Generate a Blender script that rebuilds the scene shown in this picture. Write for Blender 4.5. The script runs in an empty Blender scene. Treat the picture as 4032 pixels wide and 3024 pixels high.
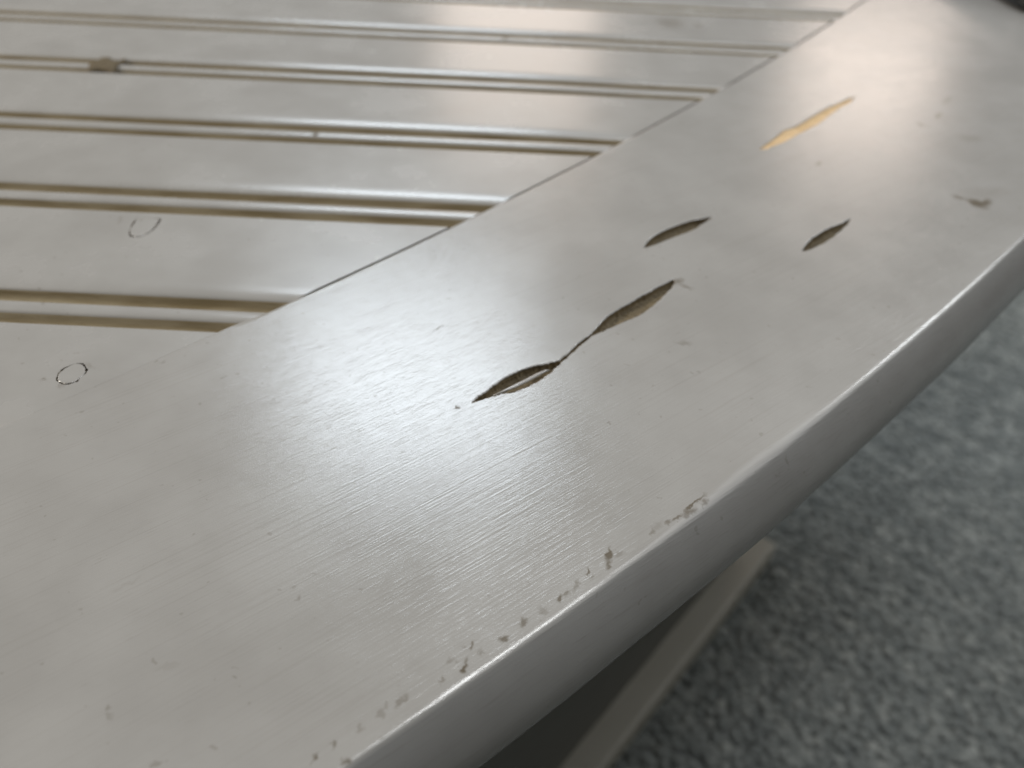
import bpy, bmesh, math, random
import numpy as np
from mathutils import Matrix, Vector
from mathutils.geometry import delaunay_2d_cdt

# ------------------------------------------------------------------ camera
H = 0.20                      # lens height above the table top (m)
TOP = 0.75                    # table top height (m)
PITCH, ROLL = math.radians(40.7), math.atan(0.047)
FPX, CX, CY = 3352.0, 2016.0, 1512.0
_up = np.array([math.sin(ROLL)*math.cos(PITCH), -math.cos(ROLL)*math.cos(PITCH), -math.sin(PITCH)])
_ex = np.array([math.cos(ROLL), math.sin(ROLL), 0.0])
_ey = np.cross(_up, _ex)
MW = np.array([_ex, _ey, _up])            # camera (right, down, forward) -> world

def W(px, py, z=0.0):
    """photo pixel -> world point on the horizontal plane z metres above the table top"""
    d = MW @ np.array([(px-CX)/FPX, (py-CY)/FPX, 1.0])
    t = (z-H)/d[2]
    return np.array([d[0]*t, d[1]*t, TOP+z])

def mirror_dir(px, py):
    d = MW @ np.array([(px-CX)/FPX, (py-CY)/FPX, 1.0])
    d[2] *= -1
    return d/np.linalg.norm(d)

sc = bpy.context.scene
COL = sc.collection
cam_d = bpy.data.cameras.new('camera')
cam_d.lens, cam_d.sensor_width, cam_d.sensor_fit = 3.99, 4.8, 'HORIZONTAL'
cam_d.clip_start, cam_d.clip_end = 0.01, 100
cam_d.dof.use_dof = True
cam_d.dof.focus_distance = 0.262
cam_d.dof.aperture_fstop = 1.1
cam = bpy.data.objects.new('camera', cam_d)
COL.objects.link(cam)
Rm = np.stack([MW[:, 0], -MW[:, 1], -MW[:, 2]], axis=1)
cam.matrix_world = Matrix([[*Rm[0], 0], [*Rm[1], 0], [*Rm[2], TOP+H], [0, 0, 0, 1]])
sc.camera = cam

# ------------------------------------------------------------------ world and lamps
wd = bpy.data.worlds.new('World'); sc.world = wd; wd.use_nodes = True
bg = wd.node_tree.nodes['Background']
bg.inputs[0].default_value = (1.0, 0.965, 0.91, 1); bg.inputs[1].default_value = 0.045

def area(name, loc, target, sx, sy, power, color):
    l = bpy.data.lights.new(name, 'AREA'); l.shape = 'RECTANGLE'; l.size, l.size_y = sx, sy
    l.energy, l.color = power, color
    o = bpy.data.objects.new(name, l); COL.objects.link(o)
    o.location = loc
    o.rotation_euler = (Vector(target)-Vector(loc)).to_track_quat('-Z', 'Y').to_euler()
    return o

def ceiling_panel(name, px, py, hgt, sx, sy, L, color):
    p = W(px, py); d = mirror_dir(px, py)
    q = p + d*(hgt/d[2])
    return area(name, q, (q[0], q[1]+1e-4, 0), sx, sy, L*math.pi*sx*sy, color)

def window_light(name, x0, x1, ytop, ybot, dist, L, color):
    pm = W((x0+x1)/2, (ytop+ybot)/2); dm = mirror_dir((x0+x1)/2, (ytop+ybot)/2)
    hd = math.hypot(dm[0], dm[1]); c = pm + dm*(dist/hd)
    a0, a1 = mirror_dir(x0, (ytop+ybot)/2), mirror_dir(x1, (ytop+ybot)/2)
    w = dist*abs(math.atan2(a1[0], a1[1])-math.atan2(a0[0], a0[1]))
    e0, e1 = mirror_dir((x0+x1)/2, ytop), mirror_dir((x0+x1)/2, ybot)
    h = dist*abs(e0[2]/math.hypot(e0[0], e0[1])-e1[2]/math.hypot(e1[0], e1[1]))
    return area(name, c, (c[0]-dm[0], c[1]-dm[1], c[2]), w, h, L*math.pi*w*h, color)

ceiling_panel('ceiling_or_fill_lamp', 1610, 1480, 1.7, 0.80, 0.80, 11.5, (0.78, 0.885, 1.0))
area('ceiling_or_fill_lamp', (2.05, 2.0, TOP+1.7), (2.05, 1.9999, 0), 0.9, 0.4, 16*math.pi*0.36, (0.90, 0.95, 1.0))
area('ceiling_or_fill_lamp', (0.50, 0.50, TOP+1.7), (0.50, 0.4999, 0), 0.6, 0.25, 21*math.pi*0.15, (0.92, 0.96, 1.0))
window_light('window_light', 1660, 2420, -500, 700, 3.0, 2.7, (1.0, 0.85, 0.75))
window_light('window_light', 3030, 3730, 60, 640, 3.0, 4.6, (1.0, 0.84, 0.74))
area('ceiling_or_fill_lamp', (-2.7, 0.75, TOP+1.7), (-2.7, 0.7499, 0), 1.2, 1.2, 140, (1.0, 0.93, 0.84))  # added warm fill, out of view, brightens the table from the left
area('ceiling_or_fill_lamp', (2.0, 1.15, TOP+1.7), (2.0, 1.1499, 0), 2.4, 2.0, 19, (0.96, 0.98, 1.0))  # added wide dim fill that lifts the carpet and plinth, no real fixture

sc.view_settings.view_transform = 'Standard'; sc.view_settings.look = 'None'
sc.view_settings.exposure = 0.0; sc.view_settings.gamma = 1.0
sc.view_settings.use_curve_mapping = False
sc.cycles.use_denoising = True
sc.cycles.max_bounces = 6

# ------------------------------------------------------------------ helpers
rng = random.Random(7)
nrng = np.random.default_rng(11)
MM = 0.001
R2 = math.sqrt(0.5)
def uv2xy(u, v): return ((u-v)*R2, (u+v)*R2)
def xy2uv(x, y): return ((x+y)*R2, (y-x)*R2)

def put(name, verts, faces, mats, parent=None, smooth=None, midx=None):
    me = bpy.data.meshes.new(name)
    me.from_pydata([tuple(map(float, v)) for v in verts], [], [tuple(f) for f in faces])
    for m in mats: me.materials.append(m)
    if midx is not None: me.polygons.foreach_set('material_index', np.array(midx, dtype=np.int32))
    if smooth is not None: me.polygons.foreach_set('use_smooth', np.array(smooth, dtype=bool))
    me.update()
    o = bpy.data.objects.new(name, me); COL.objects.link(o)
    if parent: o.parent = parent
    return o

def tag(o, label=None, cat=None, kind=None, group=None):
    if label: o['label'] = label
    if cat: o['category'] = cat
    if kind: o['kind'] = kind
    if group: o['group'] = group
    return o

class MB:
    """collects vertices / faces with material index and smooth flag"""
    def __init__(self): self.v, self.f, self.m, self.s = [], [], [], []
    def add(self, vs, fs, mi=0, sm=False):
        b = len(self.v); self.v += list(vs)
        for k, f in enumerate(fs):
            self.f.append([b+i for i in f]); self.m.append(mi[k] if isinstance(mi, list) else mi); self.s.append(sm)
    def build(self, name, mats, parent=None): return put(name, self.v, self.f, mats, parent, self.s, self.m)

def cdt(outer, holes, extra=()):
    """triangulate a polygon with holes; returns 2-D points and upward facing triangles"""
    pts, edges = [], []
    def loop(L):
        b = len(pts); pts.extend([Vector((float(p[0]), float(p[1]))) for p in L]); n = len(L)
        edges.extend([(b+i, b+(i+1) % n) for i in range(n)])
    loop(outer)
    for h in holes: loop(h)
    pts.extend([Vector((float(p[0]), float(p[1]))) for p in extra])
    vo, _, fo, ov, _, _ = delaunay_2d_cdt(pts, edges, [], 0, 1e-8)
    V = np.array([(p.x, p.y) for p in vo])
    keep = []
    def inside(poly, P):
        poly = np.asarray(poly)[:, :2]; x, y = P[:, 0], P[:, 1]; c = np.zeros(len(P), bool)
        j = len(poly)-1
        for i in range(len(poly)):
            xi, yi = poly[i]; xj, yj = poly[j]
            k = ((yi > y) != (yj > y))
            with np.errstate(divide='ignore', invalid='ignore'):
                c ^= k & (x < (xj-xi)*(y-yi)/(yj-yi)+xi)
            j = i
        return c
    F = np.array([f for f in fo if len(f) == 3])
    C = V[F].mean(axis=1)
    ok = inside(outer, C)
    for h in holes: ok &= ~inside(h, C)
    out = []
    for f in F[ok]:
        a, b, c = V[f]
        s = (b[0]-a[0])*(c[1]-a[1])-(b[1]-a[1])*(c[0]-a[0])
        out.append(tuple(f) if s > 0 else tuple(f[::-1]))
    return V, out

def dist_to_poly(P, poly):
    A = np.asarray(poly)[:, :2]; B = np.roll(A, -1, axis=0)
    d = np.full(len(P), 1e9)
    for a, b in zip(A, B):
        ab = b-a; L = ab @ ab+1e-18
        t = np.clip(((P-a) @ ab)/L, 0, 1)
        d = np.minimum(d, np.linalg.norm(P-(a+t[:, None]*ab), axis=1))
    return d

def in_poly(poly, P):
    poly = np.asarray(poly)[:, :2]; c = np.zeros(len(P), bool); j = len(poly)-1
    for i in range(len(poly)):
        xi, yi = poly[i]; xj, yj = poly[j]
        k = ((yi > P[:, 1]) != (yj > P[:, 1]))
        with np.errstate(divide='ignore', invalid='ignore'):
            c ^= k & (P[:, 0] < (xj-xi)*(P[:, 1]-yi)/(yj-yi)+xi)
        j = i
    return c

def resample(poly, step):
    P = np.asarray(poly)[:, :2]; out = []
    for a, b in zip(P, np.roll(P, -1, axis=0)):
        n = max(1, int(np.linalg.norm(b-a)/step))
        out += [a+(b-a)*k/n for k in range(n)]
    return np.array(out)

def ccw(P):
    P = np.asarray(P); s = np.sum(P[:, 0]*np.roll(P[:, 1], -1)-np.roll(P[:, 0], -1)*P[:, 1])
    return P if s > 0 else P[::-1]

def offset(P, d):
    """push a counter-clockwise outline outwards by d"""
    P = np.asarray(P); t = np.roll(P, -1, axis=0)-np.roll(P, 1, axis=0)
    t /= np.linalg.norm(t, axis=1)[:, None]+1e-12
    return P+np.stack([t[:, 1], -t[:, 0]], axis=1)*d

# ------------------------------------------------------------------ materials
def newmat(name):
    m = bpy.data.materials.new(name); m.use_nodes = True
    nt = m.node_tree
    return m, nt, nt.nodes['Principled BSDF']

def N(nt, t, **kw):
    n = nt.nodes.new(t)
    for k, v in kw.items():
        if k.startswith('i_'): n.inputs[k[2:]].default_value = v
        else: setattr(n, k, v)
    return n

def mathn(nt, op, a, b=None):
    n = nt.nodes.new('ShaderNodeMath'); n.operation = op
    for i, x in enumerate((a, b)):
        if x is None: continue
        if isinstance(x, (int, float)): n.inputs[i].default_value = x
        else: nt.links.new(x, n.inputs[i])
    return n.outputs[0]

def mixc(nt, fac, a, b):
    n = nt.nodes.new('ShaderNodeMix'); n.data_type = 'RGBA'
    for s, x in ((n.inputs[0], fac), (n.inputs[6], a), (n.inputs[7], b)):
        if isinstance(x, (int, float)): s.default_value = x
        elif isinstance(x, tuple): s.default_value = (*x, 1)
        else: nt.links.new(x, s)
    return n.outputs[2]

def noise(nt, vec, scale, detail=2.0, rough=0.5):
    n = N(nt, 'ShaderNodeTexNoise', i_Scale=scale, i_Detail=detail, i_Roughness=rough)
    nt.links.new(vec, n.inputs['Vector']); return n.outputs['Fac']

def ramp(nt, val, lo, hi, a=0.0, b=1.0):
    n = nt.nodes.new('ShaderNodeMapRange'); n.interpolation_type = 'SMOOTHSTEP'
    nt.links.new(val, n.inputs[0])
    for i, x in enumerate((lo, hi, a, b)): n.inputs[1+i].default_value = x
    return n.outputs[0]

def stain_mask(nt, pos, stains):
    """worn spots and stains: each an uneven blot round its own point on the table"""
    wn = N(nt, 'ShaderNodeTexNoise', i_Scale=420.0, i_Detail=3.0); nt.links.new(pos, wn.inputs['Vector'])
    sub = N(nt, 'ShaderNodeVectorMath', operation='SUBTRACT'); nt.links.new(wn.outputs['Color'], sub.inputs[0])
    sub.inputs[1].default_value = (0.5, 0.5, 0.5)
    scl = N(nt, 'ShaderNodeVectorMath', operation='SCALE'); nt.links.new(sub.outputs[0], scl.inputs[0])
    scl.inputs['Scale'].default_value = 0.0042
    add = N(nt, 'ShaderNodeVectorMath', operation='ADD'); nt.links.new(pos, add.inputs[0]); nt.links.new(scl.outputs[0], add.inputs[1])
    acc = None
    for (c, ang, ra, rb, s) in stains:
        mp = N(nt, 'ShaderNodeMapping', vector_type='TEXTURE')
        mp.inputs['Location'].default_value = c
        mp.inputs['Rotation'].default_value = (0, 0, ang)
        mp.inputs['Scale'].default_value = (ra, rb, 0.006)
        nt.links.new(add.outputs[0], mp.inputs['Vector'])
        ln = N(nt, 'ShaderNodeVectorMath', operation='LENGTH'); nt.links.new(mp.outputs[0], ln.inputs[0])
        m = ramp(nt, ln.outputs['Value'], 1.4, 0.35, 0.0, s)
        acc = m if acc is None else mathn(nt, 'MAXIMUM', acc, m)
    return acc

GRAIN = math.radians(90-51)       # heading of the wood grain in the rim board

def paint(name, stains, grain_amount, rough, rot, low_amount, grain_col, stain_col=(0.095, 0.072, 0.04)):
    m, nt, b = newmat(name)
    g = N(nt, 'ShaderNodeNewGeometry'); pos = g.outputs['Position']
    mp = N(nt, 'ShaderNodeMapping', vector_type='TEXTURE'); mp.inputs['Rotation'].default_value = (0, 0, rot)
    nt.links.new(pos, mp.inputs['Vector'])
    st = N(nt, 'ShaderNodeVectorMath', operation='MULTIPLY'); nt.links.new(mp.outputs[0], st.inputs[0])
    st.inputs[1].default_value = (0.009, 1.0, 1.0); gv = st.outputs[0]
    st2 = N(nt, 'ShaderNodeVectorMath', operation='MULTIPLY'); nt.links.new(mp.outputs[0], st2.inputs[0])
    st2.inputs[1].default_value = (0.07, 1.0, 1.0); gv2 = st2.outputs[0]
    cloud = noise(nt, pos, 26.0, 4.0, 0.55)
    streak = noise(nt, gv, 1300.0, 3.0, 0.6)
    pores = noise(nt, gv2, 1700.0, 2.0, 0.6)
    fine = noise(nt, pos, 2200.0, 2.0, 0.6)
    c = mixc(nt, ramp(nt, cloud, 0.3, 0.7), (0.372, 0.358, 0.333), (0.410, 0.396, 0.370))
    c = mixc(nt, ramp(nt, streak, 0.50, 0.78, 0.0, 0.28*grain_col), c, (0.27, 0.25, 0.22))
    c = mixc(nt, ramp(nt, pores, 0.60, 0.80, 0.0, 0.22*grain_col), c, (0.24, 0.22, 0.19))
    c = mixc(nt, ramp(nt, noise(nt, pos, 330.0, 1.0), 0.73, 0.80, 0.0, 0.35), c, (0.22, 0.20, 0.165))
    if stains:
        sm = stain_mask(nt, pos, stains)
        c = mixc(nt, sm, c, stain_col)
        r = mathn(nt, 'ADD', mathn(nt, 'MULTIPLY', sm, 0.12), ramp(nt, cloud, 0.2, 0.8, rough-0.03, rough+0.03))
        nt.links.new(r, b.inputs['Roughness'])
        nt.links.new(mathn(nt, 'MULTIPLY', mathn(nt, 'SUBTRACT', 1.0, sm), 0.12), b.inputs['Metallic'])
        nt.links.new(mathn(nt, 'MULTIPLY', mathn(nt, 'SUBTRACT', 1.05, sm), 0.5), b.inputs['Specular IOR Level'])
    else:
        b.inputs['Roughness'].default_value = rough
    nt.links.new(c, b.inputs['Base Color'])
    b.inputs['IOR'].default_value = 1.5
    h = mathn(nt, 'MULTIPLY', streak, 1.0)
    h = mathn(nt, 'ADD', h, mathn(nt, 'MULTIPLY', ramp(nt, pores, 0.5, 0.75), 0.28))
    h = mathn(nt, 'ADD', h, mathn(nt, 'MULTIPLY', fine, 0.32))
    bp = N(nt, 'ShaderNodeBump', i_Strength=1.0, i_Distance=grain_amount)
    nt.links.new(h, bp.inputs['Height'])
    low = noise(nt, pos, 55.0, 2.0, 0.5)
    bp2 = N(nt, 'ShaderNodeBump', i_Strength=1.0, i_Distance=low_amount)
    nt.links.new(low, bp2.inputs['Height']); nt.links.new(bp2.outputs[0], bp.inputs['Normal'])
    nt.links.new(bp.outputs[0], b.inputs['Normal'])
    return m

def px_stain(px, py, ang_px, la, lb, s=0.8):
    """blot centred on a photo pixel; half axes and direction given in photo pixels"""
    a = math.radians(ang_px)
    c = W(px, py); e = W(px+la*math.cos(a), py-la*math.sin(a))
    d = e-c; ra = float(np.linalg.norm(d)); ang = math.atan2(d[1], d[0])
    n = W(px+lb*math.sin(a), py+lb*math.cos(a))-c
    rb = abs(float(-n[0]*math.sin(ang)+n[1]*math.cos(ang)))
    return (tuple(map(float, c)), ang, ra, max(rb, 0.0004), s)

RIM_STAINS = [px_stain(*q) for q in [
    (2774, 1976, 45, 17, 14, .55), (2730, 1982, 38, 62, 6, .8), (2712, 2016, 30, 30, 15, .65), (2665, 2040, 40, 26, 8, .7),
    (2630, 2056, 40, 14, 11, .6), (2571, 2094, 80, 20, 9, .45), (2590, 2068, 30, 22, 18, .25), (2398, 2186, 85, 32, 10, .8),
    (2394, 2224, 80, 24, 12, .7), (2434, 2188, 30, 24, 11, .35), (2315, 2252, 85, 20, 7, .75), (2330, 2272, 60, 14, 8, .4),
    (2267, 2304, 60, 22, 10, .4), (2236, 2334, 30, 20, 10, .55), (2206, 2354, 50, 18, 12, .75), (2139, 2405, -20, 22, 16, .35),
    (2063, 2456, 65, 20, 12, .65), (1985, 2516, 35, 22, 13, .75), (1857, 2542, 62, 20, 10, .7), (1895, 2573, 62, 16, 8, .4),
    (1773, 2600, 45, 18, 11, .35), (1837, 2610, 65, 16, 9, .6), (1830, 2632, 80, 18, 12, .85), (1743, 2676, 45, 22, 9, .5),
    (1578, 2762, 42, 36, 12, .45), (1503, 2810, 55, 24, 11, .35), (1414, 2870, 60, 18, 12, .35), (1313, 2936, 60, 20, 10, .6),
    (1362, 3000, 40, 22, 16, .7), (1240, 2987, 65, 28, 10, .75), (1177, 2351, 20, 13, 9, .42), (430, 2784, 25, 14, 10, .35),
    (608, 2604, 20, 9, 6, .3), (921, 2670, 0, 12, 7, .35), (614, 3006, 15, 26, 14, .4), (836, 2946, 10, 18, 10, .3),
    (3113, 1786, -40, 18, 8, .4), (3075, 1830, 45, 20, 9, .4), (2690, 1350, -5, 34, 7, .35), (2655, 1112, 20, 40, 12, .6), (2700, 1128, -20, 30, 7, .5),
    (3695, 455, 45, 13, 8, .55), (3625, 490, 0, 14, 9, .3), (3224, 644, 25, 14, 8, .4), (3730, 395, 35, 22, 10, .25),
    (3845, 800, -28, 46, 16, .85), (3880, 800, 40, 24, 18, .8), (3775, 778, -20, 28, 9, .55), (3870, 760, 5, 90, 26, .16), (3820, 545, 5, 40, 16, .2),
    (3270, 2040, 30, 30, 20, .3), (2800, 2100, 35, 60, 12, .25), (1722, 1294, 32, 24, 3, .6), (1800, 1606, 22, 12, 4, .7), (2395, 1665, 0, 6, 5, .6),
    (640, 1425, 26, 20, 5, .25), (500, 2300, 25, 60, 10, .12), (1050, 2060, 25, 80, 12, .10), (660, 2620, 15, 50, 12, .12)]]
PLANK_STAINS = [px_stain(*q) for q in [
    (175, 1166, 80, 20, 9, .85), (1242, 516, 0, 14, 9, .8), (170, 1492, 20, 10, 5, .5), (2640, 84, -5, 60, 22, .35), (2750, 95, 0, 20, 12, .3),
    (985, 1302, 5, 40, 12, .6), (1990, 140, 0, 22, 8, .6), (470, 858, 70, 16, 8, .3), (245, 1515, 20, 26, 8, .3), (350, 1440, -20, 22, 8, .25)]]

M_RIM = paint('rim_paint', RIM_STAINS, 0.000055, 0.21, GRAIN, 0.00003, 1.0)
M_PLANK = paint('plank_paint', PLANK_STAINS, 0.000006, 0.26, 0.0, 0.00004, 0.25)

def glaze_mat():
    m, nt, b = newmat('groove_glaze')
    g = N(nt, 'ShaderNodeNewGeometry'); pos = g.outputs['Position']
    st = N(nt, 'ShaderNodeVectorMath', operation='MULTIPLY'); nt.links.new(pos, st.inputs[0]); st.inputs[1].default_value = (0.12, 1, 1)
    a = noise(nt, st.outputs[0], 240.0, 4.0, 0.6); d = noise(nt, pos, 700.0, 3.0, 0.6)
    c = mixc(nt, ramp(nt, a, 0.3, 0.7), (0.24, 0.192, 0.112), (0.37, 0.315, 0.215))
    c = mixc(nt, ramp(nt, d, 0.58, 0.8, 0.0, 0.4), c, (0.20, 0.16, 0.10))
    sm = stain_mask(nt, pos, PLANK_STAINS)
    c = mixc(nt, sm, c, (0.07, 0.055, 0.035))
    nt.links.new(c, b.inputs['Base Color']); b.inputs['Roughness'].default_value = 0.26
    bp = N(nt, 'ShaderNodeBump', i_Strength=1.0, i_Distance=0.00012)
    nt.links.new(a, bp.inputs['Height']); nt.links.new(bp.outputs[0], b.inputs['Normal'])
    return m
M_GLAZE = glaze_mat()

def wood_mat(name, ca, cb, cc, rough):
    m, nt, b = newmat(name)
    g = N(nt, 'ShaderNodeNewGeometry'); pos = g.outputs['Position']
    mp = N(nt, 'ShaderNodeMapping', vector_type='TEXTURE'); mp.inputs['Rotation'].default_value = (0, 0, GRAIN)
    nt.links.new(pos, mp.inputs['Vector'])
    st = N(nt, 'ShaderNodeVectorMath', operation='MULTIPLY'); nt.links.new(mp.outputs[0], st.inputs[0]); st.inputs[1].default_value = (0.15, 1, 1)
    a = noise(nt, st.outputs[0], 900.0, 3.0, 0.6); d = noise(nt, pos, 650.0, 4.0, 0.65)
    c = mixc(nt, ramp(nt, a, 0.3, 0.7), ca, cb)
    c = mixc(nt, ramp(nt, d, 0.52, 0.72, 0.0, 0.8), c, cc)
    nt.links.new(c, b.inputs['Base Color']); b.inputs['Roughness'].default_value = rough
    b.inputs['Specular IOR Level'].default_value = 0.2
    bp = N(nt, 'ShaderNodeBump', i_Strength=1.0, i_Distance=0.0003)
    nt.links.new(a, bp.inputs['Height']); nt.links.new(bp.outputs[0], b.inputs['Normal'])
    return m
M_DIRTY = wood_mat('dirty_wood', (0.125, 0.094, 0.052), (0.19, 0.148, 0.085), (0.045, 0.033, 0.02), 0.6)
M_RAW = wood_mat('raw_wood', (0.57, 0.385, 0.19), (0.76, 0.56, 0.33), (0.40, 0.275, 0.15), 0.5)
M_DIRT = wood_mat('dried_dirt', (0.10, 0.077, 0.045), (0.15, 0.12, 0.075), (0.04, 0.03, 0.02), 0.8)
m, nt, b = newmat('base_paint'); M_BASE = m
g = N(nt, 'ShaderNodeNewGeometry')
nn = noise(nt, g.outputs['Position'], 30.0, 3.0)
nt.links.new(mixc(nt, nn, (0.43, 0.405, 0.335), (0.48, 0.455, 0.385)), b.inputs['Base Color']); b.inputs['Roughness'].default_value = 0.45
m, nt, b = newmat('pedestal_shade_paint'); M_PED = m  # darker than base_paint: shade under the table top put into the colour
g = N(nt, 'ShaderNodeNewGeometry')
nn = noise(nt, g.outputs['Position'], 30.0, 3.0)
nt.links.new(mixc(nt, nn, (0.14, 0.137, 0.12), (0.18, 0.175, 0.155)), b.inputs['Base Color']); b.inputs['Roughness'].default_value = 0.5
m, nt, b = newmat('black_plastic'); M_BLACK = m
g = N(nt, 'ShaderNodeNewGeometry')
nn = noise(nt, g.outputs['Position'], 400.0, 3.0)
nt.links.new(mixc(nt, nn, (0.006, 0.006, 0.006), (0.012, 0.012, 0.012)), b.inputs['Base Color']); b.inputs['Roughness'].default_value = 0.4
m, nt, b = newmat('carpet'); M_CARPET = m
at = N(nt, 'ShaderNodeAttribute', attribute_name='tuft')
nt.links.new(at.outputs['Color'], b.inputs['Base Color']); b.inputs['Roughness'].default_value = 0.95
b.inputs['Specular IOR Level'].default_value = 0.1
m, nt, b = newmat('carpet_backing'); M_BACK = m
g = N(nt, 'ShaderNodeNewGeometry')
nn = noise(nt, g.outputs['Position'], 120.0, 5.0, 0.7)
nt.links.new(mixc(nt, ramp(nt, nn, 0.35, 0.65), (0.15, 0.16, 0.154), (0.28, 0.29, 0.275)), b.inputs['Base Color']); b.inputs['Roughness'].default_value = 0.95

# ------------------------------------------------------------------ the floor
floor = put('floor', [(-6, -6, -0.0062), (6, -6, -0.0062), (6, 6, -0.0062), (-6, 6, -0.0062)], [(0, 1, 2, 3)], [M_BACK])
tag(floor, kind='structure')

def carpet():
    sp = 0.0105
    X, Y = np.meshgrid(np.arange(-0.9, 2.3, sp), np.arange(-0.4, 2.6, sp))
    n = X.size
    cx = X.ravel()+nrng.normal(0, sp*0.3, n); cy = Y.ravel()+nrng.normal(0, sp*0.3, n)
    hh = 0.009+nrng.random(n)*0.0028; r = 0.0078+nrng.random(n)*0.0035
    lx, ly = nrng.normal(0, 0.0028, n), nrng.normal(0, 0.0028, n)
    rot = nrng.random(n)*6.28
    V = np.zeros((n, 9, 3))
    for k in range(4):
        a = rot+k*math.pi/2
        V[:, k] = np.stack([cx+np.cos(a)*r*0.8, cy+np.sin(a)*r*0.8, np.full(n, -0.012)], axis=1)
        V[:, 4+k] = np.stack([cx+lx*0.6+np.cos(a)*r, cy+ly*0.6+np.sin(a)*r, -0.012+hh*0.7], axis=1)
    V[:, 8] = np.stack([cx+lx, cy+ly, -0.012+hh], axis=1)
    base = []
    for k in range(4):
        j = (k+1) % 4
        base += [(k, j, 4+j), (k, 4+j, 4+k), (4+k, 4+j, 8)]
    base = np.array(base)
    F = (base[None]+(np.arange(n)*9)[:, None, None]).reshape(-1, 3)
    me = bpy.data.meshes.new('carpet_pile')
    me.vertices.add(n*9); me.vertices.foreach_set('co', V.reshape(-1))
    me.loops.add(F.size); me.loops.foreach_set('vertex_index', F.reshape(-1).astype(np.int32))
    me.polygons.add(len(F)); me.polygons.foreach_set('loop_start', (np.arange(len(F))*3).astype(np.int32))
    me.polygons.foreach_set('use_smooth', np.ones(len(F), bool))
    # heathered yarn: each tuft its own grey, with loose clusters
    cl = (np.sin(cx*61+np.sin(cy*37)*2)+np.sin(cy*73+np.sin(cx*53)*2)+np.sin((cx+cy)*97))*0.16
    t = np.clip(0.36+cl*0.8+nrng.normal(0, 0.13, n)+(nrng.random(n) < 0.14)*0.42, 0, 1)
    c0, c1 = np.array([0.215, 0.228, 0.216]), np.array([0.385, 0.395, 0.365])
    colr = c0+(c1-c0)*(t**1.6)[:, None]
    col4 = np.concatenate([colr, np.ones((n, 1))], axis=1)
    at = me.color_attributes.new('tuft', 'FLOAT_COLOR', 'POINT')
    at.data.foreach_set('color', np.repeat(col4, 9, axis=0).reshape(-1))
    me.materials.append(M_CARPET); me.update(); me.validate()
    o = bpy.data.objects.new('carpet_pile', me); COL.objects.link(o)
    return tag(o, 'grey blue heathered carpet pile on the floor beside the table', 'carpet', kind='stuff')
carpet()

# ------------------------------------------------------------------ the table
table = bpy.data.objects.new('table', None); COL.objects.link(table)
table.empty_display_size = 0.1
tag(table, 'silver painted wooden table with grooved planks and a chipped curved rim', 'table')

# plan curves, in units of H, in axes turned 45 degrees (u along the rim, v inwards)
_e = np.array([(-2.6, .98), (-1.5, .72), (-.6, .565), (0, .492), (.177, .469), (.315, .447), (.465, .433), (.678, .417), (1.243, .420), (1.564, .421), (2.066, .428), (3, .455), (4.5, .56), (6, .73), (7.5, .96)])
_s = np.array([(-2.6, 1.53), (-1.2, 1.36), (.16, 1.30), (.384, 1.291), (.497, 1.299), (.641, 1.304), (.855, 1.309), (1.17, 1.320), (1.703, 1.363), (3.468, 1.612), (5, 1.95), (6.3, 2.36), (7.5, 2.85)])
we = np.array([.3, .5, .7, 1, 3, 3, 3, 3, 3, 3, 3, 1, .6, .5, .3]); ws = np.array([.3, .6, 2, 2, 2, 3, 3, 3, 3, 3, .6, .5, .3])
PE, PS = np.polyfit(_e[:, 0], _e[:, 1], 5, w=we), np.polyfit(_s[:, 0], _s[:, 1], 4, w=ws)
def ridge_xy(u): return np.array(uv2xy(u*H, float(np.polyval(PE, u))*H))
def seam_xy(u): return np.array(uv2xy(u*H, float(np.polyval(PS, u))*H))
def tang(fn, u):
    d = fn(u+1e-3)-fn(u-1e-3); return d/np.linalg.norm(d)
US = np.linspace(-2.4, 7.2, 961)
SEAM = np.array([seam_xy(u) for u in US]); RIDGE = np.array([ridge_xy(u) for u in US])
WORN = 0.0030*np.exp(-((US-0.98)/0.17)**2)      # extra edge radius where the arris is worn round
RIDGE = RIDGE+np.array([[-tang(ridge_xy, u)[1], tang(ridge_xy, u)[0]] for u in US])*(WORN*math.sin(math.radians(32)))[:, None]
def seam_x(y): return float(np.interp(y, SEAM[:, 1], SEAM[:, 0]))

# --- damage in the rim board: outlines read off the photograph, lying in the table plane
def crop(pts, x0, y0, s): return [W(x0+x/s, y0+y/s)[:2] for x, y in pts]
S1 = lambda p: crop(p, 1800, 1050, 2.3284)
S2 = lambda p: crop(p, 2500, 820, 2.4578)
S3 = lambda p: crop(p, 2950, 350, 4.9156)
g_lower = S1([(130, 1246), (200, 1190), (260, 1150), (320, 1100), (400, 1045), (470, 1000), (560, 955), (640, 926), (740, 902), (830, 886), (900, 868), (942, 856),
              (956, 872), (930, 898), (884, 940), (855, 968), (800, 1008), (700, 1070), (600, 1118), (500, 1150), (400, 1160), (300, 1190), (215, 1222)])
g_crack = S1([(942, 856), (1000, 806), (1050, 762), (1110, 704), (1180, 648), (1235, 608), (1244, 626), (1190, 668), (1118, 728), (1058, 784), (1008, 826), (956, 872)])
g_upper = S1([(1235, 608), (1262, 576), (1310, 525), (1370, 460), (1450, 405), (1550, 350), (1650, 290), (1750, 235), (1850, 180), (1930, 145), (1972, 112),
              (1994, 126), (1970, 185), (1930, 225), (1870, 290), (1800, 350), (1720, 410), (1650, 455), (1560, 490), (1470, 530), (1380, 570), (1300, 606), (1244, 626)])
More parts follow.
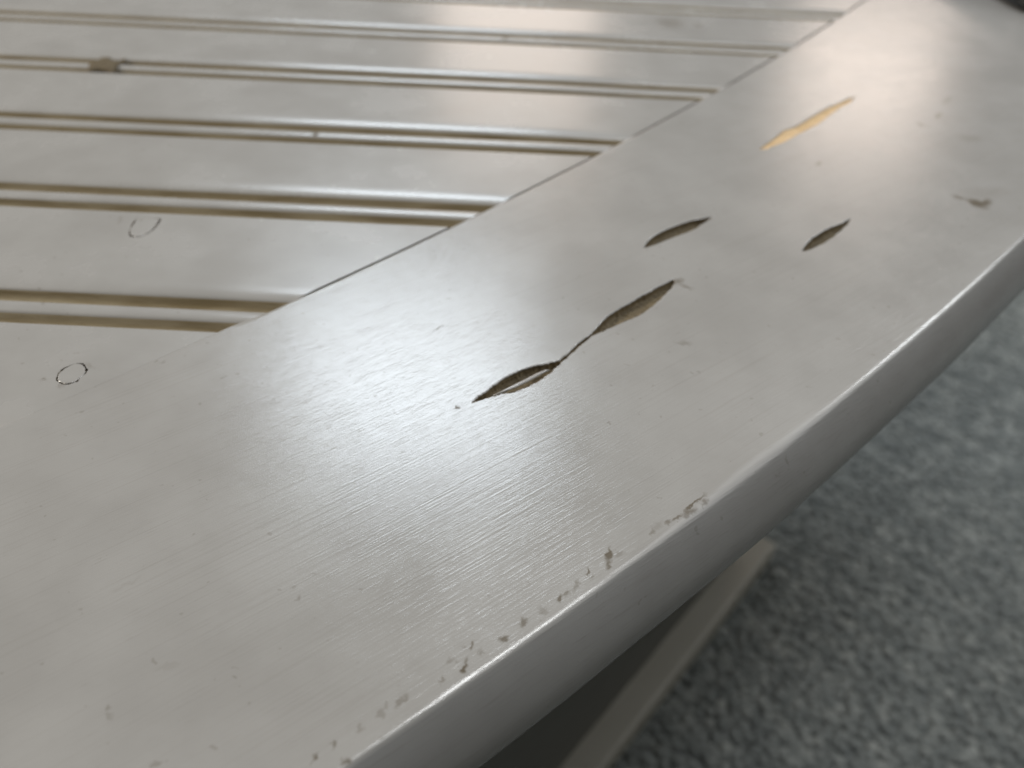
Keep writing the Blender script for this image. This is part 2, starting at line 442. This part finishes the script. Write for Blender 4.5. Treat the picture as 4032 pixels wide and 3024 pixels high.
g_union = S1([(130, 1246), (200, 1190), (260, 1150), (320, 1100), (400, 1045), (470, 1000), (560, 955), (640, 926), (740, 902), (830, 886), (900, 868), (942, 856),
              (1000, 806), (1050, 762), (1110, 704), (1180, 648), (1235, 608), (1262, 576), (1310, 525), (1370, 460), (1450, 405), (1550, 350), (1650, 290), (1750, 235), (1850, 180), (1930, 145), (1972, 112),
              (1994, 126), (1970, 185), (1930, 225), (1870, 290), (1800, 350), (1720, 410), (1650, 455), (1560, 490), (1470, 530), (1380, 570), (1300, 606), (1244, 626),
              (1190, 668), (1118, 728), (1058, 784), (1008, 826), (956, 872), (930, 898), (884, 940), (855, 968), (800, 1008), (700, 1070), (600, 1118), (500, 1150), (400, 1160), (300, 1190), (215, 1222)])
g_left = S2([(85, 378), (130, 308), (200, 258), (300, 203), (400, 163), (520, 123), (620, 103), (700, 88), (752, 78), (700, 117), (600, 186), (500, 232), (400, 268), (300, 308), (200, 348), (130, 373)])
g_right = S2([(1622, 412), (1650, 358), (1720, 288), (1800, 233), (1900, 183), (2000, 146), (2050, 118), (2092, 96), (2060, 150), (1980, 222), (1900, 287), (1820, 337), (1730, 378), (1660, 410)])
g_raw = S3([(190, 1160), (300, 1080), (430, 990), (560, 890), (680, 790), (790, 760), (900, 720), (1040, 640), (1160, 565), (1300, 480), (1440, 400), (1600, 320), (1760, 260), (1900, 190), (2040, 140),
            (1960, 250), (1800, 330), (1660, 430), (1520, 520), (1420, 610), (1300, 690), (1160, 760), (1040, 820), (900, 890), (780, 970), (640, 1030), (480, 1090), (340, 1160)])

def ragged(g):
    P = resample(np.array(g), 0.0008); x, y = P[:, 0], P[:, 1]
    dx = np.sin(x*2900+y*1700)+np.sin(x*1500-y*4100+1.3)+0.7*np.sin(x*6100+y*5300)
    dy = np.sin(y*3100-x*2300+.7)+np.sin(y*1300+x*3700+2.1)+0.7*np.sin(y*5900-x*6700)
    return P+np.stack([dx, dy], axis=1)*0.00014
g_lower, g_crack, g_upper, g_union, g_left, g_right, g_raw = [ragged(g) for g in (g_lower, g_crack, g_upper, g_union, g_left, g_right, g_raw)]

def bowl(name, outline, depth, wall, mat, label, grid=0.00045, z0=0.0, rough=0.00025):
    P = resample(ccw(np.array(outline)), 0.0007)
    lo, hi = P.min(0), P.max(0)
    X, Y = np.meshgrid(np.arange(lo[0], hi[0], grid), np.arange(lo[1], hi[1], grid))
    Q = np.stack([X.ravel(), Y.ravel()], axis=1)+nrng.normal(0, grid*0.15, (X.size, 2))
    Q = Q[in_poly(P, Q)]
    if len(Q): Q = Q[dist_to_poly(Q, P) > grid*0.5]
    V, F = cdt(P, [], Q)
    d = dist_to_poly(V, P)
    s = np.tanh(d/(wall*0.62))
    z = TOP+z0-depth*s-rough*s*(nrng.random(len(V)))
    z -= rough*1.2*s*(np.sin(V[:, 0]*1310+np.sin(V[:, 1]*1900)*1.7)+np.sin(V[:, 1]*1730+np.sin(V[:, 0]*1500+V[:, 1]*700)*2.1))*0.5
    o = put(name, np.column_stack([V, z]), F, [mat], table, np.ones(len(F), bool))
    o['label'] = label
    return o

BEV = 0.00038
bowl('gouge', g_lower, 0.0024, 0.0007, M_DIRTY, 'deep brown gouge with a lifted silver splinter along one side', z0=-BEV)
bowl('crack', g_crack, 0.0014, 0.0004, M_DIRTY, 'hairline crack joining two deep gouges', grid=0.0003, z0=-BEV)
bowl('gouge', g_upper, 0.0023, 0.0007, M_DIRTY, 'deep brown gouge at the far end of the crack', z0=-BEV)
bowl('gouge', g_left, 0.0024, 0.0008, M_DIRTY, 'narrow brown lens shaped gouge between the seam and the rim edge', z0=-BEV)
bowl('gouge', g_right, 0.0024, 0.0008, M_DIRTY, 'short brown gouge with a pale lip near the rim edge', z0=-BEV)
bowl('scrape', g_raw, 0.0005, 0.0007, M_RAW, 'long shallow scrape showing raw orange wood', z0=-BEV, rough=0.0001)

# lifted splinter of paint and wood lying across the lower gouge
def splinter():
    top = S1([(330, 1168), (420, 1128), (520, 1078), (620, 1030), (720, 975), (800, 935), (848, 920)])
    bot = S1([(330, 1176), (440, 1146), (545, 1108), (645, 1062), (745, 1003), (815, 955), (850, 926)])
    n = len(top); zs = [-.0004, .0001, .0003, .0003, .0001, -.0003, -.0012]
    vs, fs = [], []
    for i in range(n):
        a, c = np.array(top[i]), np.array(bot[i]); mid = (a+c)/2
        for p, dz in ((a, -.0004), (a*0.75+c*0.25, 0.00005), (mid, .0002), (a*0.2+c*0.8, 0.0001), (c, -.0002), (mid, -.0011)):
            vs.append((p[0], p[1], TOP+zs[i]+dz))
    for i in range(n-1):
        for k in range(6):
            j = (k+1) % 6
            fs.append((i*6+k, i*6+j, (i+1)*6+j, (i+1)*6+k))
    fs += [tuple(range(6)), tuple((n-1)*6+k for k in range(5, -1, -1))]
    o = put('splinter', vs, fs, [M_RIM], table, [True]*len(fs))
    bm = bmesh.new(); bm.from_mesh(o.data); bmesh.ops.recalc_face_normals(bm, faces=bm.faces); bm.to_mesh(o.data); bm.free()
splinter()

# --- rim board: flat top with the damage cut out, rounded outer edge, eased inner edge
def rim():
    mb = MB()
    step = 4
    sub = np.arange(0, len(US), step)
    inner_off = 0.0025
    nrm_s = np.array([[-tang(seam_xy, u)[1], tang(seam_xy, u)[0]] for u in US])      # towards +v (inwards)
    nrm_e = np.array([[-tang(ridge_xy, u)[1], tang(ridge_xy, u)[0]] for u in US])
    outer = [RIDGE[i] for i in sub]+[SEAM[i]-nrm_s[i]*inner_off for i in sub[::-1]]
    holes, bevs = [], []
    for g in (g_union, g_left, g_right, g_raw):
        P = resample(ccw(np.array(g)), 0.0009)
        O = offset(P, 0.00050)
        holes.append(O); bevs.append((P, O))
    V, F = cdt(ccw(np.array(outer)), holes)
    mb.add(np.column_stack([V, np.full(len(V), TOP)]), F)
    for P, O in bevs:
        n = len(P)
        vs = [(*p, TOP) for p in O]+[(*(p*0.55+q*0.45), TOP-BEV*0.25) for p, q in zip(P, O)]+[(*p, TOP-BEV) for p in P]
        fs = []
        for r in range(2):
            for i in range(n):
                j = (i+1) % n
                fs.append((r*n+i, r*n+j, (r+1)*n+j, (r+1)*n+i))
        mb.add(vs, fs, 0, True)
    # outer edge: bullnose profile (outwards, down) in metres
    def edge_profile(extra):
        prof = [(0, 0), (0.0006, -0.00001)]
        for (t0, t1, R, n) in ((0, 40, 0.0040+extra, 9), (40, 90, 0.0265, 12), (90, 178, 0.0195, 10)):
            for k in range(n):
                tm = math.radians(t0+(t1-t0)*(k+.5)/n); ds = R*math.radians((t1-t0)/n)
                prof.append((prof[-1][0]+math.cos(tm)*ds, prof[-1][1]-math.sin(tm)*ds))
        z = prof[-1][1]
        return prof+[(-0.02, z-0.0002), (-0.10, z-0.0004)]
    nP = len(edge_profile(0))
    wob = np.convolve(nrng.normal(0, 1, len(US)+20), np.ones(5)/5, 'same')[10:-10]*0.00011
    wob2 = np.convolve(nrng.normal(0, 1, len(US)+80), np.hanning(41)/20, 'same')[40:-40]*0.00028
    vs, fs = [], []
    for i in range(len(US)):
        for k, (o, z) in enumerate(edge_profile(WORN[i])):
            w = (wob[i]+wob2[i])*min(1.0, o/0.003) if 0 < k < nP-2 else 0
            p = RIDGE[i]-nrm_e[i]*(o+w)
            vs.append((p[0], p[1], TOP+z))
    for i in range(len(US)-1):
        for k in range(nP-1):
            fs.append((i*nP+k, i*nP+k+1, (i+1)*nP+k+1, (i+1)*nP+k))
    mb.add(vs, fs, 0, True)
    # inner edge beside the planks
    prof = [(-inner_off, 0), (-0.0023, -0.00001), (-0.0021, -0.00008), (-0.0018, -0.00022), (-0.0003, -0.00105), (-0.0001, -0.0013), (0, -0.0020), (0, -0.020)]
    nP = len(prof); vs, fs = [], []
    for i in range(len(US)):
        sc_ = 0.02+0.98*min(1.0, max(0.0, (US[i]-0.53)/0.09))     # tight joint where the last plank is flush
        for k, (o, z) in enumerate(prof):
            if 0 < k < nP-1: o = -inner_off+(o+inner_off)*(1 if sc_ > .99 else 1.0); z = z*sc_
            p = SEAM[i]+nrm_s[i]*o; vs.append((p[0], p[1], TOP+z))
    for i in range(len(US)-1):
        for k in range(nP-1):
            fs.append((i*nP+k+1, i*nP+k, (i+1)*nP+k, (i+1)*nP+k+1))
    mb.add(vs, fs, 0, True)
    o = mb.build('rim_board', [M_RIM], table)
    o['label'] = 'wide curved rim board with rounded edge, gouges and worn specks'
    return o
rim()

# --- planks with a pair of grooves and a bead between, cut off along the rim
PAIR = [(-7.5, 0), (-7, 0), (-5.2, -.025), (-3.6, -.09), (-2.2, -.20), (-1, -.35), (0, -.53), (.8, -.74), (1.5, -1.05), (2.0, -1.5), (2.4, -2.2), (2.9, -3.4), (3.8, -4.6), (5.0, -5.1), (6.2, -4.9), (7.2, -4.0), (7.8, -2.7), (8.2, -1.5), (8.8, -.85),
        (9.6, -.5), (10.4, -.36), (11.4, -.33), (12.4, -.42), (13.3, -.58), (14.0, -.85), (14.6, -1.4), (15.0, -2.2), (15.5, -3.3), (16.3, -4.3), (17.4, -4.8), (18.4, -4.9), (19.4, -4.6), (20.4, -3.6), (21.0, -2.3), (21.4, -1.0), (21.8, -.3), (22.3, 0), (22.9, 0)]
PAIR = [(a*1.22 if a > 0 else a, z*1.1) for a, z in PAIR]
JOINT = 30                                   # index where one plank ends and the next begins
PITCH_Y = 0.4085*H
def pair_y(k): return 1.354*H+PITCH_Y*k+0.0108+{0: 0.0, 1: 0.0056}.get(k, 0.003 if k > 1 else 0.0)      # far lip of groove pair k (k = 0 is the pair nearest the rim corner)
XL = -0.82
LIPGAP = 0.0006
FLUSHGAP = 0.00001

def plug_outline(pts, gaps):
    """hole (with crumbled paint round it) and plug, from an outline with the crack width (mm) at each point"""
    P = np.array(pts); n0 = len(P); hole, plug = [], []
    if np.sum(P[:, 0]*np.roll(P[:, 1], -1)-np.roll(P[:, 0], -1)*P[:, 1]) < 0: P, gaps = P[::-1], gaps[::-1]
    sub = 6; Q, G = [], []
    for i in range(n0):
        p0, p1, p2, p3 = P[i-1], P[i], P[(i+1) % n0], P[(i+2) % n0]
        for k in range(sub):
            t = k/sub
            Q.append(0.5*((2*p1)+(-p0+p2)*t+(2*p0-5*p1+4*p2-p3)*t*t+(-p0+3*p1-3*p2+p3)*t**3))
            G.append((gaps[i]*(1-t)+gaps[(i+1) % n0]*t)*(0.25+0.9*nrng.random())*MM)
    Q, G = np.array(Q), np.array(G)
    return [offset(Q, 0.0)[i]+(offset(Q, 1.0)[i]-Q[i])*max(G[i]*0.7, 0.00002) for i in range(len(Q))], [Q[i]-(offset(Q, 1.0)[i]-Q[i])*max(G[i]*0.4, 0.00001) for i in range(len(Q))]

def plank(k, z0, plugs=()):
    """plank lying between groove pair k (far side) and k-1 (near side)"""
    mb = MB(); gap = LIPGAP if k >= 1 else FLUSHGAP
    yf, yn = pair_y(k), pair_y(k-1)
    def sweep(rows, ncol=28):
        nonlocal mb
        vs, fs, mi = [], [], []
        for (y, z, g) in rows:
            xe = seam_x(y)-gap
            for c in range(ncol+1):
                vs.append((XL+(xe-XL)*c/ncol, y, TOP+z0+z))
        for r in range(len(rows)-1):
            for c in range(ncol):
                b = r*(ncol+1)+c
                fs.append((b, b+ncol+1, b+ncol+2, b+1)); mi.append(1 if rows[r][2] and rows[r+1][2] else 0)
        mb.add(vs, fs, mi, True)
    def row(p, y0): return (y0-p[0]*MM, p[1]*MM, p[1] < -1.2)
    far = [(yf-PAIR[JOINT][0]*MM, -0.018, True)]+[row(p, yf) for p in PAIR[JOINT:]]
    near = [row(p, yn) for p in PAIR[:JOINT+1]]
    near[-1] = (near[-1][0]+0.0001, near[-1][1], True)
    near.append((near[-1][0], -0.018, True))
    sweep(far); sweep(near)
    y1, y0 = far[-1][0], near[0][0]
    ys = np.linspace(y0, y1, 14)
    outer = [(XL, y0)]+[(seam_x(y)-gap, y) for y in ys]+[(XL, y1)]
    holes = []
    outl = [plug_outline(pts, gaps) for (pts, gaps, lab) in plugs]
    holes = [np.array(h) for h, q in outl]
    V, F = cdt(ccw(np.array(outer)), holes)
    mb.add(np.column_stack([V, np.full(len(V), TOP+z0)]), F)
    for hole in holes:
        n = len(hole)
        vs = [(*p, TOP+z0) for p in hole]+[(*p, TOP+z0-0.0016) for p in hole]
        mb.add(vs, [(i, (i+1) % n, n+(i+1) % n, n+i) for i in range(n)], 2, False)
        mb.add([(*p, TOP+z0-0.0015) for p in hole], [tuple(range(n))], 2, False)
    o = mb.build('plank', [M_PLANK, M_GLAZE, M_DIRTY], table)
    for (hole, plug), (_, _, lab) in zip(outl, plugs):
        plug = np.array(plug)
        n = len(plug); ctr = plug.mean(0); dz = 0.00006
        ins = plug+(ctr-plug)*(0.00018/np.linalg.norm(plug-ctr, axis=1))[:, None]
        vs = [(*p, TOP+z0+dz) for p in ins]+[(*p, TOP+z0+dz-0.0001) for p in plug]+[(*p, TOP+z0-0.0016) for p in plug]
        fs = [tuple(range(n))]
        for rr in range(2): fs += [(rr*n+(i+1) % n, rr*n+i, (rr+1)*n+i, (rr+1)*n+(i+1) % n) for i in range(n)]
        q = put('plug', vs, fs, [M_PLANK, M_DIRTY], o, [False]*len(fs), [0]+[0]*n+[1]*n)
        q['label'] = lab
    return o

plug_a = [W(200+x/8.295, 1350+y/8.295)[:2] for x, y in [(215, 1130), (240, 1020), (335, 915), (440, 830), (550, 778), (680, 715), (800, 680), (930, 670), (1040, 700), (1110, 780), (1150, 880), (1125, 985),
          (1050, 1065), (960, 1130), (900, 1190), (840, 1250), (700, 1300), (570, 1330), (450, 1340), (330, 1300), (240, 1250), (200, 1185)]]
gap_a = [.8, .35, .75, .6, .5, .2, .05, .6, .8, .75, 1.0, .5, .12, .15, .5, .8, .45, 1.1, .6, .55, .6, .7]
plug_b = [W(400+x/5.53, 800+y/5.53)[:2] for x, y in [(775, 285), (720, 350), (660, 430), (610, 530), (600, 620), (640, 670), (730, 690), (830, 685), (920, 655), (1010, 605), (1090, 545), (1150, 480), (1210, 400), (1250, 335), (1270, 300), (1150, 290), (960, 280)]]
gap_b = [.1, .55, .8, .12, .8, 1.3, .6, .4, .45, .55, .7, 1.0, 1.0, 1.0, .7, .05, .05]
plug_b = [np.array([p[0], min(p[1], pair_y(1)-28.5*MM)]) for p in plug_b]
plugs_near = [(plug_a, gap_a, 'round screw plug outlined by a dark broken crack')]
plugs_far = [(plug_b, gap_b, 'round screw plug cut by the groove beside it')]
Z_PLANK = -0.0009
for k in range(-4, 13):
    pl = ()
    z0 = Z_PLANK if k >= 1 else -0.00002
    if k == 0: pl = plugs_near
    if k == 1: pl = plugs_far
    plank(k, z0, pl)

# --- panel under the planks, pedestal and base
def box(name, x0, x1, y0, y1, z0, z1, mat, bev, origin, ang, label=None):
    bm = bmesh.new(); bmesh.ops.create_cube(bm, size=1)
    for v in bm.verts:
        v.co = Vector((x0+(v.co.x+.5)*(x1-x0), y0+(v.co.y+.5)*(y1-y0), z0+(v.co.z+.5)*(z1-z0)))
    bmesh.ops.bevel(bm, geom=bm.edges[:], offset=bev, segments=3, profile=0.5, affect='EDGES')
    me = bpy.data.meshes.new(name); bm.to_mesh(me); bm.free()
    me.materials.append(mat)
    o = bpy.data.objects.new(name, me); COL.objects.link(o); o.parent = table
    o.location = (origin[0], origin[1], 0); o.rotation_euler = (0, 0, ang)
    if label: o['label'] = label
    return o
# directions read off the photograph: the base runs 39 degrees off the line of sight
zb = -0.712
pa, pb = W(2873, 2366, zb), W(2385, 3017, zb)
qa, qb = W(2683, 2461, zb), W(2205, 3024, zb)
d = (pa-pb)[:2]+(qa-qb)[:2]; ang = math.atan2(d[1], d[0])
wdt = abs(float((qb-pb)[0]*-math.sin(ang)+(qb-pb)[1]*math.cos(ang)))
pe = W(3035, 2125, zb)-pb; xe = float(pe[0]*math.cos(ang)+pe[1]*math.sin(ang))      # far end of the base
box('base_plinth', -0.7, xe, 0, 0.62, 0.0, TOP+zb, M_BASE, 0.006, pb, ang, 'pale plinth standing on the carpet under the table')
box('pedestal_panel', -0.64, xe-0.05, wdt, 0.55, TOP+zb-0.003, TOP-0.062, M_PED, 0.004, pb, ang, 'pedestal panel under the table top, shade painted in as dark grey')
box('under_panel', -0.42, xe-0.02, 0.075, 0.62, TOP-0.0645, TOP-0.0195, M_BASE, 0.002, pb, ang)

# ------------------------------------------------------------------ things lying on the table
def dirt_clump():
    c = W(418, 246); mbv = []
    pts = [W(345, 272), W(352, 240), W(385, 232), W(396, 222), W(430, 219), W(440, 232), W(468, 234), W(492, 222), W(494, 238), W(466, 250), W(455, 268), W(440, 281), W(418, 272), W(385, 268), W(360, 275)]
    P = resample(ccw(np.array([p[:2] for p in pts])), 0.0012)
    lo, hi = P.min(0), P.max(0)
    X, Y = np.meshgrid(np.arange(lo[0], hi[0], 0.0011), np.arange(lo[1], hi[1], 0.0011))
    Q = np.stack([X.ravel(), Y.ravel()], axis=1)+nrng.normal(0, 0.0002, (X.size, 2)); Q = Q[in_poly(P, Q)]; Q = Q[dist_to_poly(Q, P) > 0.0006]
    V, F = cdt(P, [], Q); dd = dist_to_poly(V, P); n = len(V)
    top = TOP+Z_PLANK+0.00015+0.0007*(1-np.exp(-dd/0.0015))+nrng.random(n)*0.00045*(dd > 1e-5)
    bot = np.full(n, TOP+Z_PLANK-0.0042)
    vs = np.concatenate([np.column_stack([V, top]), np.column_stack([V, bot])])
    fs = list(F)+[(c+n, b+n, a+n) for a, b, c in F]
    on = [i for i in range(n) if dd[i] < 1e-7]
    used = {}
    for f in F:
        for a, b in ((f[0], f[1]), (f[1], f[2]), (f[2], f[0])):
            used[(a, b)] = used.get((a, b), 0)+1
    for (a, b) in used:
        if (b, a) not in used: fs.append((b, a, a+n, b+n))
    o = put('dirt_clump', vs, fs, [M_DIRT], None, [True]*len(fs))
    tag(o, 'brown clump of dried dirt filling part of a groove', 'dirt')
dirt_clump()

def black_case():
    a, bq = W(3905, -8), W(4032, 62)
    d = (bq-a)[:2]; d /= np.linalg.norm(d)                # runs towards the camera
    ang = math.atan2(d[1], d[0])
    bm = bmesh.new(); bmesh.ops.create_cube(bm, size=1)
    for v in bm.verts: v.co = Vector((-0.16+(v.co.x+.5)*0.21, (v.co.y+.5)*0.13, (v.co.z+.5)*0.030))
    vert = [e for e in bm.edges if abs(e.verts[0].co.z-e.verts[1].co.z) > 0.01]
    bmesh.ops.bevel(bm, geom=vert, offset=0.022, segments=8, profile=0.5, affect='EDGES')
    hor = [e for e in bm.edges if abs(e.verts[0].co.z-e.verts[1].co.z) < 1e-6 and len(e.link_faces) == 2 and any(abs(f.normal.z) > .9 for f in e.link_faces) and not all(abs(f.normal.z) > .9 for f in e.link_faces)]
    bmesh.ops.bevel(bm, geom=hor, offset=0.007, segments=5, profile=0.5, affect='EDGES')
    for f in bm.faces: f.smooth = abs(f.normal.z) < 0.99
    me = bpy.data.meshes.new('black_case'); bm.to_mesh(me); bm.free(); me.materials.append(M_BLACK)
    o = bpy.data.objects.new('black_case', me); COL.objects.link(o)
    o.location = (a[0], a[1], TOP+0.0003); o.rotation_euler = (0, 0, ang)
    tag(o, 'black rounded case lying on the rim of the table top', 'case')
black_case()
